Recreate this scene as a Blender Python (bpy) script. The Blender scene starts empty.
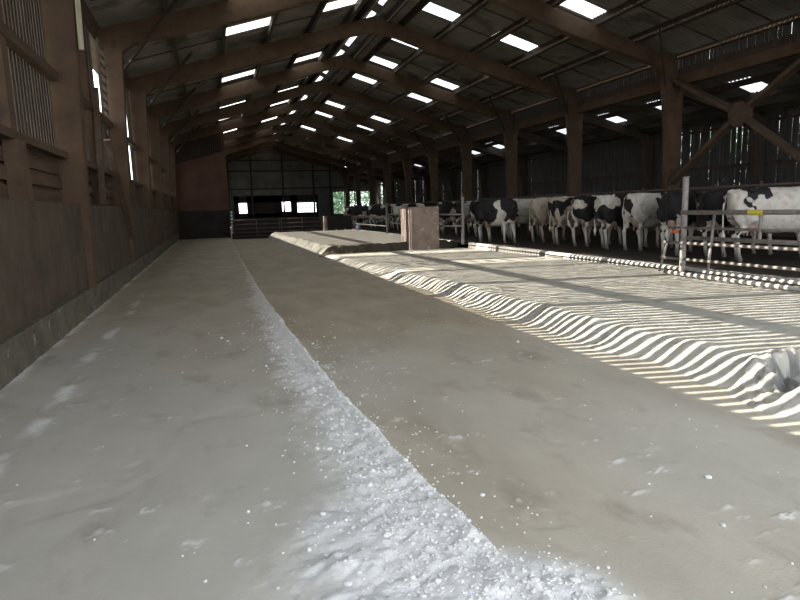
import bpy, bmesh, math, random
import numpy as np
from mathutils import Vector, Matrix
random.seed(7)
sc = bpy.context.scene
COL = sc.collection

# ------------------------------------------------------------ camera
cam = bpy.data.objects.new('camera', bpy.data.cameras.new('camera'))
COL.objects.link(cam)
VX, VY, RHO, F = 211.0, 213.0, 0.030, 600.0
fy = np.array([VX-400, 300-VY, -F]); fy /= np.linalg.norm(fy)
up = np.array([-RHO, 1.0, 0.0]); up[2] = -(up[0]*fy[0]+up[1]*fy[1])/fy[2]; up /= np.linalg.norm(up)
R = np.stack([np.cross(fy, up), fy, up])
M = Matrix([[*R[0], 0], [*R[1], 0], [*R[2], 1.5], [0, 0, 0, 1]])
cam.matrix_world = M
cam.data.sensor_width = 36; cam.data.lens = 27
cam.data.clip_start = 0.05; cam.data.clip_end = 400
sc.camera = cam

# ------------------------------------------------------------ light
SKY_STRENGTH = 4.3
SUN_STRENGTH = 19.0
w = bpy.data.worlds.new('sky'); sc.world = w; w.use_nodes = True
nt = w.node_tree; nt.nodes.clear()
out = nt.nodes.new('ShaderNodeOutputWorld'); bg = nt.nodes.new('ShaderNodeBackground')
tc = nt.nodes.new('ShaderNodeTexCoord'); sep = nt.nodes.new('ShaderNodeSeparateXYZ')
rmp = nt.nodes.new('ShaderNodeValToRGB')
rmp.color_ramp.elements[0].position = 0.0; rmp.color_ramp.elements[0].color = (0.95, 0.97, 1.0, 1)
rmp.color_ramp.elements[1].position = 0.55; rmp.color_ramp.elements[1].color = (0.80, 0.88, 1.0, 1)
nt.links.new(tc.outputs['Generated'], sep.inputs[0]); nt.links.new(sep.outputs['Z'], rmp.inputs[0])
nt.links.new(rmp.outputs[0], bg.inputs['Color']); bg.inputs['Strength'].default_value = SKY_STRENGTH
nt.links.new(bg.outputs[0], out.inputs['Surface'])

sun = bpy.data.objects.new('sun', bpy.data.lights.new('sun', 'SUN')); COL.objects.link(sun)
sun.data.energy = SUN_STRENGTH; sun.data.angle = math.radians(0.27); sun.data.color = (1.0, 0.94, 0.84)
sd = Vector((2.20, -0.40, -1.0)).normalized()
sun.rotation_euler = sd.to_track_quat('-Z', 'Y').to_euler()
sun.location = (-30, 10, 15)

# portal over the open gable behind the camera: guides sampling of the sky only
pl = bpy.data.lights.new('doorway_portal', 'AREA'); pl.shape = 'RECTANGLE'; pl.size = 20; pl.size_y = 8
pl.cycles.is_portal = True
po = bpy.data.objects.new('doorway_portal', pl); COL.objects.link(po)
po.location = (7.8, -1.45, 4.0); po.rotation_euler = (math.radians(90), 0, 0)   # shines towards +Y

sc.view_settings.view_transform = 'Standard'; sc.view_settings.look = 'None'
sc.view_settings.exposure = 0.0; sc.view_settings.gamma = 1.0
sc.view_settings.use_curve_mapping = False
sc.cycles.use_denoising = True
sc.cycles.max_bounces = 8; sc.cycles.diffuse_bounces = 5; sc.cycles.transparent_max_bounces = 12
sc.cycles.sample_clamp_indirect = 6.0
sc.cycles.caustics_reflective = False; sc.cycles.caustics_refractive = False

# ------------------------------------------------------------ helpers
_perm = np.random.RandomState(3).rand(256, 256)
def vnoise(x, y):
    x = np.asarray(x, float); y = np.asarray(y, float)
    xi = np.floor(x).astype(int); yi = np.floor(y).astype(int); fx = x-xi; fyy = y-yi
    fx = fx*fx*(3-2*fx); fyy = fyy*fyy*(3-2*fyy)
    g = lambda a, b: _perm[a & 255, b & 255]
    return (g(xi, yi)*(1-fx)+g(xi+1, yi)*fx)*(1-fyy)+(g(xi, yi+1)*(1-fx)+g(xi+1, yi+1)*fx)*fyy
def fbm(x, y, o=4):
    s = 0; a = 0.5
    for k in range(o):
        s = s+a*(vnoise(x+k*17.3, y+k*9.1)-0.5)*2; x = x*2.03; y = y*2.03; a *= 0.5
    return s
def sstep(a, b, x):
    t = np.clip((x-a)/(b-a), 0, 1); return t*t*(3-2*t)

class MB:
    def __init__(s): s.v = []; s.f = []
    def add(s, vs, fs):
        n = len(s.v); s.v += [tuple(map(float, p)) for p in vs]; s.f += [tuple(i+n for i in q) for q in fs]; return s
    def box(s, x0, x1, y0, y1, z0, z1):
        return s.add([(x0,y0,z0),(x1,y0,z0),(x1,y1,z0),(x0,y1,z0),(x0,y0,z1),(x1,y0,z1),(x1,y1,z1),(x0,y1,z1)],
                     [(0,3,2,1),(4,5,6,7),(0,1,5,4),(1,2,6,5),(2,3,7,6),(3,0,4,7)])
    def bar(s, p0, p1, w_, h_, upv=(0,0,1)):
        p0 = Vector(p0); p1 = Vector(p1); d = (p1-p0).normalized(); u = Vector(upv)
        if abs(d.dot(u)) > 0.98: u = Vector((1,0,0))
        a = d.cross(u).normalized(); b = a.cross(d).normalized()
        vs = []
        for p in (p0, p1):
            for (i, j) in ((-1,-1),(1,-1),(1,1),(-1,1)): vs.append(p+a*(i*w_/2)+b*(j*h_/2))
        return s.add(vs, [(0,3,2,1),(4,5,6,7),(0,1,5,4),(1,2,6,5),(2,3,7,6),(3,0,4,7)])
    def prism_y(s, poly, y0, y1):          # polygon in X,Z swept along Y
        n = len(poly)
        vs = [(x,y0,z) for x,z in poly]+[(x,y1,z) for x,z in poly]
        fs = [tuple(range(n)), tuple(range(2*n-1, n-1, -1))]+[(i, i+n, (i+1)%n+n, (i+1)%n) for i in range(n)]
        return s.add(vs, fs)
    def tube(s, pts, r, n=10, caps=True):
        pts = [Vector(p) for p in pts]; rr = r if isinstance(r, (list, tuple)) else [r]*len(pts)
        vs = []; fs = []
        for i, p in enumerate(pts):
            d = (pts[min(i+1, len(pts)-1)]-pts[max(i-1, 0)]).normalized()
            u = Vector((0,0,1)) if abs(d.z) < 0.9 else Vector((1,0,0))
            a = d.cross(u).normalized(); b = a.cross(d).normalized()
            for k in range(n):
                t = 2*math.pi*k/n; vs.append(p+(a*math.cos(t)+b*math.sin(t))*rr[i])
        for i in range(len(pts)-1):
            for k in range(n):
                fs.append((i*n+k, i*n+(k+1)%n, (i+1)*n+(k+1)%n, (i+1)*n+k))
        if caps: fs += [tuple(range(n))[::-1], tuple(range((len(pts)-1)*n, len(pts)*n))]
        return s.add(vs, fs)
    def ball(s, c, r, nu=10, nv=7):
        r = r if isinstance(r, (tuple, list)) else (r, r, r)
        vs = [(c[0], c[1], c[2]-r[2])]; fs = []
        for j in range(1, nv):
            ph = -math.pi/2+math.pi*j/nv
            for i in range(nu):
                t = 2*math.pi*i/nu; vs.append((c[0]+r[0]*math.cos(ph)*math.cos(t), c[1]+r[1]*math.cos(ph)*math.sin(t), c[2]+r[2]*math.sin(ph)))
        vs.append((c[0], c[1], c[2]+r[2])); L = len(vs)-1
        for i in range(nu): fs.append((0, 1+(i+1)%nu, 1+i))
        for j in range(nv-2):
            for i in range(nu):
                a = 1+j*nu; fs.append((a+i, a+(i+1)%nu, a+nu+(i+1)%nu, a+nu+i))
        a = 1+(nv-2)*nu
        for i in range(nu): fs.append((a+i, a+(i+1)%nu, L))
        return s.add(vs, fs)
    def build(s, name, mat, parent=None, smooth=False, loc=None, bevel=0):
        me = bpy.data.meshes.new(name); me.from_pydata(s.v, [], s.f)
        bm = bmesh.new(); bm.from_mesh(me); bmesh.ops.recalc_face_normals(bm, faces=bm.faces)
        if bevel: bmesh.ops.bevel(bm, geom=list(bm.edges), offset=bevel, segments=2, affect='EDGES', clamp_overlap=True)
        bm.to_mesh(me); bm.free()
        if smooth: me.shade_smooth()
        me.materials.append(mat); o = bpy.data.objects.new(name, me); COL.objects.link(o)
        if parent: o.parent = parent
        if loc: o.location = loc
        return o
def empty(name, loc=(0,0,0), rz=0):
    o = bpy.data.objects.new(name, None); COL.objects.link(o); o.location = loc; o.rotation_euler = (0,0,rz); o.empty_display_size = .2; return o
def tag(o, label=None, cat=None, group=None, kind=None):
    if label: o['label'] = label
    if cat: o['category'] = cat
    if group: o['group'] = group
    if kind: o['kind'] = kind
    return o
def struct(o, label=None): 
    o['kind'] = 'structure'
    if label: o['label'] = label
    return o
def copy_tree(o, parent=None):
    c = o.copy(); COL.objects.link(c)
    if parent: c.parent = parent
    for ch in list(o.children): copy_tree(ch, c)
    return c

def mat(name, c1, c2=None, scale=4.0, rough=0.85, bump=0.0, bscale=30.0, stretch=(1,1,1), spots=None, spot_scale=20, spot_cut=0.62, metallic=0.0, spec=0.3):
    m = bpy.data.materials.new(name); m.use_nodes = True; nt = m.node_tree; N = nt.nodes; L = nt.links
    b = N['Principled BSDF']; b.inputs['Roughness'].default_value = rough; b.inputs['Metallic'].default_value = metallic
    b.inputs['Specular IOR Level'].default_value = spec
    c2 = c2 or tuple(x*0.8 for x in c1)
    tc = N.new('ShaderNodeTexCoord'); mp = N.new('ShaderNodeMapping'); mp.inputs['Scale'].default_value = stretch
    L.new(tc.outputs['Object'], mp.inputs[0])
    n = N.new('ShaderNodeTexNoise'); n.inputs['Scale'].default_value = scale; n.inputs['Detail'].default_value = 6; n.inputs['Roughness'].default_value = .62
    L.new(mp.outputs[0], n.inputs['Vector'])
    r = N.new('ShaderNodeValToRGB'); r.color_ramp.elements[0].position = .35; r.color_ramp.elements[1].position = .65
    r.color_ramp.elements[0].color = (*c1, 1); r.color_ramp.elements[1].color = (*c2, 1)
    L.new(n.outputs['Fac'], r.inputs[0]); last = r.outputs[0]
    if spots:
        n2 = N.new('ShaderNodeTexNoise'); n2.inputs['Scale'].default_value = spot_scale; n2.inputs['Detail'].default_value = 4
        L.new(mp.outputs[0], n2.inputs['Vector'])
        r2 = N.new('ShaderNodeValToRGB'); r2.color_ramp.elements[0].position = spot_cut; r2.color_ramp.elements[1].position = spot_cut+.07
        L.new(n2.outputs['Fac'], r2.inputs[0])
        mx = N.new('ShaderNodeMixRGB'); L.new(r2.outputs[0], mx.inputs[0]); L.new(last, mx.inputs[1]); mx.inputs[2].default_value = (*spots, 1)
        last = mx.outputs[0]
    L.new(last, b.inputs['Base Color'])
    if bump:
        n3 = N.new('ShaderNodeTexNoise'); n3.inputs['Scale'].default_value = bscale; n3.inputs['Detail'].default_value = 5
        L.new(mp.outputs[0], n3.inputs['Vector'])
        bp = N.new('ShaderNodeBump'); bp.inputs['Strength'].default_value = bump; bp.inputs['Distance'].default_value = .02
        L.new(n3.outputs['Fac'], bp.inputs['Height']); L.new(bp.outputs[0], b.inputs['Normal'])
    return m

m_frame = mat('brown_concrete', (.105,.068,.043), (.072,.047,.031), 2.5, .9, .25, 12, spots=(.06,.043,.032), spot_scale=5, spot_cut=.63)
m_panel = mat('stained_concrete_panel', (.098,.074,.051), (.056,.042,.029), 2.6, .85, .4, 18, stretch=(1,1,.7), spots=(.075,.05,.037), spot_scale=2.4, spot_cut=.60)
m_plinth = mat('plinth_concrete', (.14,.125,.09), (.08,.072,.052), 3, .9, .6, 14, spots=(.24,.22,.20), spot_scale=8)
m_sheet = mat('fibre_cement', (.20,.185,.165), (.14,.128,.112), 1.3, .9, .15, 20, spots=(.09,.08,.07), spot_scale=.8, spot_cut=.58)
m_timber = mat('brown_timber', (.10,.066,.042), (.06,.04,.027), 3, .85, .3, 15, stretch=(3,.4,3))
m_board = mat('dark_boards', (.075,.056,.042), (.045,.034,.026), 4, .9, .3, 15, stretch=(4,4,.4))
m_slat_r = mat('weathered_boards', (.085,.08,.075), (.045,.042,.04), 4, .9, .3, 15, stretch=(4,4,.3))
m_pale = mat('pale_wood', (.50,.46,.34), (.36,.32,.23), 5, .8, .3, 20, stretch=(4,4,.4))
m_purlin = mat('purlin_concrete', (.050,.037,.027), (.032,.024,.018), 3, .9, .2, 12)
m_gableg = mat('gable_sheet', (.17,.175,.165), (.11,.115,.105), 1.0, .8, .2, 20)
m_dark = mat('dark_steel', (.045,.04,.038), (.03,.027,.025), 4, .7)
m_redwall = mat('red_brown_wall', (.115,.060,.042), (.082,.043,.030), 1.1, .9, .2, 15)
m_blackwall = mat('tarred_wall', (.030,.026,.023), (.018,.016,.015), 2, .8, .2, 15)
m_galv = mat('galvanised_tube', (.30,.275,.25), (.19,.17,.155), 9, .6, .1, 30, metallic=.25)
m_rust = mat('rusty_tube', (.10,.075,.06), (.065,.048,.04), 8, .75, .2, 30, metallic=.1)
m_kerb = mat('limed_kerb', (.50,.47,.42), (.38,.35,.31), 5, .95, .6, 25)
m_manure = mat('manure_floor', (.030,.023,.015), (.018,.014,.010), 3, .75, .5, 12)
m_pier = mat('pier_block', (.30,.235,.20), (.20,.155,.13), 3, .9, .5, 14, spots=(.38,.34,.31), spot_scale=5)
m_orange = mat('orange_plastic', (.75,.18,.07), None, 5, .5)
m_yellow = mat('yellow_tape', (.72,.60,.08), None, 5, .5)
m_udder = mat('udder_skin', (.50,.36,.29), (.38,.25,.19), 5, .7)
m_eye = mat('eye_black', (.01,.01,.012), None, 5, .15, spec=.6)
m_leaf = mat('leaves', (.13,.22,.13), (.24,.36,.23), 1.2, .7)
m_trunk = mat('bark', (.12,.09,.06), None, 5, .9)
m_grass = mat('yard_ground', (.20,.19,.155), (.25,.235,.19), 1.0, .95)
m_low_daylight = mat('pale_blue_plastic', (.42,.48,.72), (.60,.64,.80), 6, .5)
m_daylight = mat('white_strip', (.70,.74,.80), (.52,.56,.62), 9, .6)
m_stone = mat('pale_stone', (.74,.73,.70), (.58,.57,.54), 12, .95)

m_sky = bpy.data.materials.new('translucent_sheet'); m_sky.use_nodes = True
nt = m_sky.node_tree; nt.nodes.clear()
o_ = nt.nodes.new('ShaderNodeOutputMaterial'); t_ = nt.nodes.new('ShaderNodeBsdfTranslucent'); d_ = nt.nodes.new('ShaderNodeBsdfDiffuse')
mx = nt.nodes.new('ShaderNodeMixShader'); mx.inputs[0].default_value = .12
t_.inputs[0].default_value = (.62,.61,.58,1); d_.inputs[0].default_value = (.6,.6,.56,1)
nt.links.new(t_.outputs[0], mx.inputs[1]); nt.links.new(d_.outputs[0], mx.inputs[2]); nt.links.new(mx.outputs[0], o_.inputs[0])

# ------------------------------------------------------------ barn dimensions
BAY = 5.4; Y0 = 10.8; YN = -1.3; YF = 64.8
XL, XR, XC = -2.25, 14.25, 6.0
ROOF = lambda x: 8.40-0.29*abs(x-XC)
LEAN = lambda x: 5.38-0.29*(x-14.2)
XW = 17.95

# ------------------------------------------------------------ ground: floor, bed, alley
def grid(name, xs, ys, zf, m, attr=None):
    X, Y = np.meshgrid(xs, ys); Z = zf(X, Y); nx, ny = len(xs), len(ys)
    V = np.stack([X, Y, Z], -1).reshape(-1, 3)
    i = np.arange(nx-1)[None, :]+np.arange(ny-1)[:, None]*nx
    Fq = np.stack([i, i+1, i+1+nx, i+nx], -1).reshape(-1, 4)
    me = bpy.data.meshes.new(name); me.from_pydata(V.tolist(), [], Fq.tolist()); me.shade_smooth()
    if attr:
        for an, fn in attr.items():
            A = me.attributes.new(an, 'FLOAT', 'POINT'); A.data.foreach_set('value', fn(X, Y).reshape(-1).astype(np.float32))
    me.materials.append(m); o = bpy.data.objects.new(name, me); COL.objects.link(o); return o

def lip(y): return np.interp(y, [0, 2.2, 3, 4.3, 6.1, 11.8, 20, 29, 40], [1.2, 1.13, 1.05, .96, .88, .81, .85, .95, 1.0])
def lipn(y): return lip(y)+0.03*fbm(y*2.2, y*0+3.3, 4)+0.012*fbm(y*11, y*0+8, 2)
def crumble(X, Y):
    L = lipn(Y); n = fbm(X*1.6, Y*1.1, 5)
    width = np.interp(Y, [0, 1.8, 2.15, 3.2, 6.5, 9, 13, 18], [3.6, 3.2, 1.0, .40, .30, .24, .10, .0])*(1+.55*n)
    d = L-X
    m = sstep(-.015, .03, d)*(1-sstep(width*.55, width*1.25+.08, d+.16*fbm(X*9, Y*9, 5)))*(.75+.5*(fbm(X*14, Y*14, 4)+.4).clip(0, .6))
    m = m*np.interp(Y, [0, 2.2, 3.2, 8, 14], [1, 1, .82, .70, .5])
    # spill over the low lane just in front of the camera
    spill = sstep(.08, -.25, (X-L)-np.interp(Y, [0, 2.0, 2.35, 2.7], [.9, .38, .06, -.1])-0.20*n)*sstep(2.75, 2.2, Y)*(X >= L)
    # scattered pale flecks
    fl = sstep(.34, .52, fbm(X*5+9, Y*13, 4)*.75+.35*fbm(X*.9+2, Y*1.1, 3)+.12*fbm(X*40, Y*40, 2))*.75*sstep(12, 3, Y)*sstep(-.12, .12, fbm(X*38, Y*38, 3))
    ray = sstep(.10, .02, abs(X+1.35+.12*fbm(Y*.8, Y*0, 3)))*sstep(-.1, .25, fbm(X*4, Y*2.3+5, 4))*sstep(3.0, 3.8, Y)*sstep(14, 9, Y)
    edge = sstep(.16, .02, X+1.93)*sstep(-.3, .1, fbm(X*6, Y*3, 3))*.8
    return np.clip(np.maximum.reduce([m, spill, fl, ray*.8, edge]), 0, 1)
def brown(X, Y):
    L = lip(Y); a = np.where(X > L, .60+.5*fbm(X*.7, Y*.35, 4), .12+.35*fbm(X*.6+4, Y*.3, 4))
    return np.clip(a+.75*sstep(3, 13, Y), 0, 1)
def floor_z(X, Y):
    L = lipn(Y); c = crumble(X, Y)
    lo = sstep(-.035, .03, X-L)
    z = -.055*lo
    z = z+.010*fbm(X*.9, Y*.7, 3)+.0022*fbm(X*9, Y*6, 3)
    near = sstep(16, 3, Y)
    z = z+c*near*(.028*(fbm(X*6, Y*6, 5)+.3)+.016*fbm(X*24, Y*24, 3))
    rid = np.exp(-((X-L+.06)/.07)**2)*near*(.018+.02*fbm(X*5, Y*5, 4))
    z = z+rid
    z = z-.014*sstep(.35, .5, fbm(X*2+3, Y*2+5, 4))*near*.4
    return z
xs = np.unique(np.concatenate([np.linspace(-2.4, -.6, 60), np.linspace(-.6, 1.7, 170), np.linspace(1.7, 5.2, 110), np.linspace(5.2, 8.7, 12)]))
ys = np.unique(np.concatenate([np.linspace(YN, 1.0, 30), 1.0*np.exp(np.linspace(0, math.log(70), 640))]))

def ground_mat():
    m = bpy.data.materials.new('dusty_concrete'); m.use_nodes = True; nt = m.node_tree; N = nt.nodes; L = nt.links
    b = N['Principled BSDF']; b.inputs['Roughness'].default_value = .82; b.inputs['Specular IOR Level'].default_value = .25
    tc = N.new('ShaderNodeTexCoord')
    def noise(s, d=6, mp=(1,1,1), rr=.6):
        k = N.new('ShaderNodeMapping'); k.inputs['Scale'].default_value = mp; L.new(tc.outputs['Object'], k.inputs[0])
        n = N.new('ShaderNodeTexNoise'); n.inputs['Scale'].default_value = s; n.inputs['Detail'].default_value = d; n.inputs['Roughness'].default_value = rr
        L.new(k.outputs[0], n.inputs['Vector']); return n.outputs['Fac']
    def ramp(f, p0, c0, p1, c1):
        r = N.new('ShaderNodeValToRGB'); e = r.color_ramp.elements; e[0].position = p0; e[1].position = p1; e[0].color = (*c0, 1); e[1].color = (*c1, 1)
        L.new(f, r.inputs[0]); return r.outputs[0]
    def mix(f, a, c, t='MIX'):
        x = N.new('ShaderNodeMixRGB'); x.blend_type = t
        if isinstance(f, float): x.inputs[0].default_value = f
        else: L.new(f, x.inputs[0])
        L.new(a, x.inputs[1]); L.new(c, x.inputs[2]); return x.outputs[0]
    grey = ramp(noise(1.1, mp=(1,.6,1)), .3, (.39,.375,.325), .7, (.50,.48,.42))
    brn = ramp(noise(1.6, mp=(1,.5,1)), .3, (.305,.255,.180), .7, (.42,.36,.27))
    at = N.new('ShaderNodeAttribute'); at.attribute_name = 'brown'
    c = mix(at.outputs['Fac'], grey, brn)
    stain = ramp(noise(2.4, mp=(1,.5,1)), .56, (0,0,0), .75, (.75,.75,.75))
    dk = N.new('ShaderNodeRGB'); dk.outputs[0].default_value = (.24,.205,.155,1)
    c = mix(stain, c, dk.outputs[0])
    at2 = N.new('ShaderNodeAttribute'); at2.attribute_name = 'crumble'
    pale = ramp(noise(34, 8), .3, (.62,.61,.585), .7, (.82,.81,.785))
    c = mix(at2.outputs['Fac'], c, pale)
    L.new(c, b.inputs['Base Color'])
    bp = N.new('ShaderNodeBump'); bp.inputs['Strength'].default_value = .35; bp.inputs['Distance'].default_value = .01
    L.new(noise(60, 6), bp.inputs['Height'])
    b2_ = N.new('ShaderNodeBump'); b2_.inputs['Distance'].default_value = .007; L.new(at2.outputs['Fac'], b2_.inputs['Strength'])
    L.new(noise(85, 5, rr=.75), b2_.inputs['Height']); L.new(bp.outputs[0], b2_.inputs['Normal']); L.new(b2_.outputs[0], b.inputs['Normal'])
    return m
m_ground = ground_mat()
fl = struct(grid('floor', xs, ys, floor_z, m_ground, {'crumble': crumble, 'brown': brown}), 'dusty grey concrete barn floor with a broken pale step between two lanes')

def bedfoot(y): return np.interp(y, [0, 3.1, 6, 9, 13, 16, 20], [4.0, 3.90, 3.80, 3.72, 3.58, 3.45, 3.25])+.04*np.sin(y*1.9)+.12*fbm(y*.9, y*0+2, 4)
m_bed = mat('sand_and_lime_bedding', (.44,.42,.36), (.36,.34,.285), 2.5, .95, .5, 35, spots=(.30,.275,.23), spot_scale=3, spot_cut=.58)
def bed_profile(u, h):
    return h*(0.14*sstep(-.14, .06, u)+.86*sstep(.02, .42, u))
def bed_z(X, Y):
    u = X-bedfoot(Y); h = np.interp(Y, [0, 10, 19.6], [.24, .21, .10])
    z = bed_profile(u, h)-.075
    ins = sstep(.1, .4, u)
    z = z+ins*(.012*fbm(X*2, Y*3, 4)+.006*fbm(X*10, Y*12, 3))+sstep(-.1, .05, u)*sstep(.6,.3,u)*.045*fbm(X*3, Y*4, 4)
    # washed out hollow at the near corner
    q = ((X-5.0-.1*fbm(Y*5, X*5, 2))/.95)**2+((Y-3.40)/.46)**2+.6*fbm(X*4, Y*4, 4)
    hole = sstep(1.15, .75, q)
    z = z-hole*(z+.065)+hole*.11*(fbm(X*6, Y*6, 5)+.15)
    rim = np.exp(-((q-1.25)/.25)**2); z = z+rim*(.06*fbm(X*9, Y*9, 5)+.008)
    return z
xb = np.unique(np.concatenate([np.linspace(3.0, 3.4, 8), np.linspace(3.4, 5.3, 150), np.linspace(5.3, 8.50, 70)]))
yb = np.unique(2.6*np.exp(np.linspace(0, math.log(19.75/2.6), 560)))
def bed_clip(X, Y):
    z = bed_z(X, Y); return np.where(X-bedfoot(Y) < -.13, -.12, z)
def bed_hollow_shade(X, Y):  # shade of the recessed hollow, painted in as a darker grey
    q = ((X-5.0-.1*fbm(Y*5, X*5, 2))/.95)**2+((Y-3.40)/.46)**2+.6*fbm(X*4, Y*4, 4)
    return sstep(1.2, .85, q+.5*fbm(X*13, Y*13, 4))
nt = m_bed.node_tree; bs = nt.nodes['Principled BSDF']; src = bs.inputs['Base Color'].links[0].from_socket
at = nt.nodes.new('ShaderNodeAttribute'); at.attribute_name = 'soil'; mx = nt.nodes.new('ShaderNodeMixRGB')
nt.links.new(at.outputs['Fac'], mx.inputs[0]); nt.links.new(src, mx.inputs[1]); mx.inputs[2].default_value = (.15,.145,.135,1); nt.links.new(mx.outputs[0], bs.inputs['Base Color'])
bed = grid('sand_bed', xb, yb, bed_clip, m_bed, {'soil': bed_hollow_shade})
tag(bed, 'long raised sand bed with a rounded front edge, striped by sunlight, nearer of the two', 'sand bed')

def bed2_face(X): return 20.08+.30*fbm(X*1.1, X*0+5, 3)+.06*(X-5)
def bed2_z(X, Y):
    u = X-np.interp(Y, [19.5, 28, 36], [3.3, 3.0, 2.9])-.05*fbm(Y*1.3, Y*0+7, 3)
    z = .36*sstep(-.05, .5, u)-.08+.012*fbm(X*2, Y*2, 4)+sstep(-.05, .1, u)*sstep(.9, .5, u)*.07*fbm(X*2.5, Y*2, 4)
    z = np.where(Y < bed2_face(X), -.10, z+.05*fbm(X*6, Y*6, 3)*sstep(.5, .0, Y-bed2_face(X)))
    return z*sstep(8.35, 8.0, X)+.14*sstep(8.0, 8.35, X)
m_bed2 = mat('caked_bedding', (.40,.38,.32), (.33,.31,.26), 2, .95, .5, 30)
nt = m_bed2.node_tree; bs = nt.nodes['Principled BSDF']; src = bs.inputs['Base Color'].links[0].from_socket
at = nt.nodes.new('ShaderNodeAttribute'); at.attribute_name = 'soil'; mx = nt.nodes.new('ShaderNodeMixRGB')
nt.links.new(at.outputs['Fac'], mx.inputs[0]); nt.links.new(src, mx.inputs[1]); mx.inputs[2].default_value = (.085,.07,.05,1); nt.links.new(mx.outputs[0], bs.inputs['Base Color'])
b2 = grid('sand_bed', np.linspace(2.6, 8.42, 150), np.unique(np.concatenate([np.linspace(19.79, 21.0, 110), np.linspace(21.0, 35.2, 110)])), bed2_z, m_bed2,
          {'soil': lambda X, Y: sstep(.16, .05, Y-bed2_face(X)+.06*fbm(X*7, Y*7, 3))})
tag(b2, 'farther raised sand bed beyond the block pier, with a dark broken end face', 'sand bed')

# alley
al = grid('floor_alley', np.linspace(8.35, XW, 40), np.linspace(YN, YF, 120), lambda X, Y: .165+.018*fbm(X*1.5, Y*1.2, 4), m_manure)
struct(al, 'dark manure covered cow alley')
def kerb_part(y0, y1):
    v = []; f = []; n = int((y1-y0)/.08)
    prof = [(8.43, -.1), (8.43, .19), (8.47, .22), (8.60, .225), (8.66, .17), (8.66, .05)]
    for i in range(n+1):
        y = y0+(y1-y0)*i/n
        for k, (x, z) in enumerate(prof):
            d = .018*float(fbm(y*5+k, k*1.7, 3)); v.append((x+d, y, z+(d*.8 if k not in (0, 5) else 0)))
    for i in range(n):
        for k in range(5): f.append((i*6+k, i*6+k+1, i*6+k+7, i*6+k+6))
    return MB().add(v, f)
struct(kerb_part(YN, 19.2).build('trim_1', m_kerb, smooth=True), 'limed concrete kerb between bed and cow alley')
struct(kerb_part(20.9, 40).build('trim_2', m_kerb, smooth=True), 'far run of limed kerb beyond the pier')

# outside ground
gb = MB(); gb.add([(-120,-80,-.15),(140,-80,-.15),(140,200,-.15),(-120,200,-.15)], [(0,1,2,3)])
struct(gb.build('ground', m_grass), 'pale yard ground outside the barn')

# ------------------------------------------------------------ left wall
wl = struct(MB().box(-2.4, -1.90, YN, YF, -.12, .38).build('wall_left', m_plinth), 'concrete plinth wall on the left')
ybays = [(YN, 3.2-.12), (3.2+.12, 10.8-.12)]+[(5.4+BAY*k+.12, 5.4+BAY*(k+1)-.12) for k in range(1, 11)]
pm = MB()
for a, b in ybays: pm.box(-2.28, -1.965, a+.02, b-.02, .38, 1.70)
pm.build('concrete_panel', m_panel, wl)
bm_ = MB(); g = 0
for k, (a, b) in enumerate(ybays):       # horizontal boards above the panels
    for j in range(3):
        z = 1.72+j*.215
        bm_.bar((-2.22+.02*(j % 2), a, z+.09), (-2.22+.02*(j % 2), b, z+.09+random.uniform(-.012,.012)), .03, .17)
bm_.box(-2.27, -2.24, YN, YF, 1.68, 2.42)
bm_.build('horizontal_boarding', m_timber, wl)
rl = MB()
for k, (a, b) in enumerate(ybays):
    rl.box(-2.20, -2.06, a, b, 2.40, 2.50)
    rl.box(-2.20, -2.08, a, b, 3.56, 3.70)
    m_ = (a+b)/2; m_ = 8.2 if k == 2 else m_
rl.build('cladding_rail', m_timber, wl)
PERIOD = .156
for k, (a, b) in enumerate(ybays):
    s = MB(); gapn = 0.16 if k >= 3 else 0.0
    y = a
    while y < b-gapn:
        wd = .102+random.uniform(-.006,.006)
        x = -2.225; t = random.uniform(-.004,.004)
        top = 5.46; bot = 2.40
        if k == 2 and 13.5 < y < 14.2: bot = 3.25
        if k == 2 and 14.85 < y: top = 3.75
        if k == 3 and 19.5 < y < 20.4: y += PERIOD; continue
        s.bar((x, y+wd/2, bot), (x+t, y+wd/2+random.uniform(-.004,.004), top), .022, wd, (0,1,0))
        y += PERIOD
    s.build('slatted_cladding', m_board, wl)
# blank boarding over the slats, up to the eave
MB().box(-2.26, -2.21, YN, YF, 5.42, ROOF(-2.25)-.02).build('eave_board', m_timber, wl)
for k, (a, b) in enumerate(ybays):       # stub posts halfway along each bay
    yy = (a+b)/2 if k != 1 else 8.15
    p = MB().prism_y([(-2.20,1.70),(-2.02,1.70),(-2.04,2.40),(-2.20,2.40)], yy-.16, yy+.16)
    p.box(-2.20, -2.10, yy-.11, yy+.11, 2.4, 5.4)
    p.build('mid_post', m_frame, wl)

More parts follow.
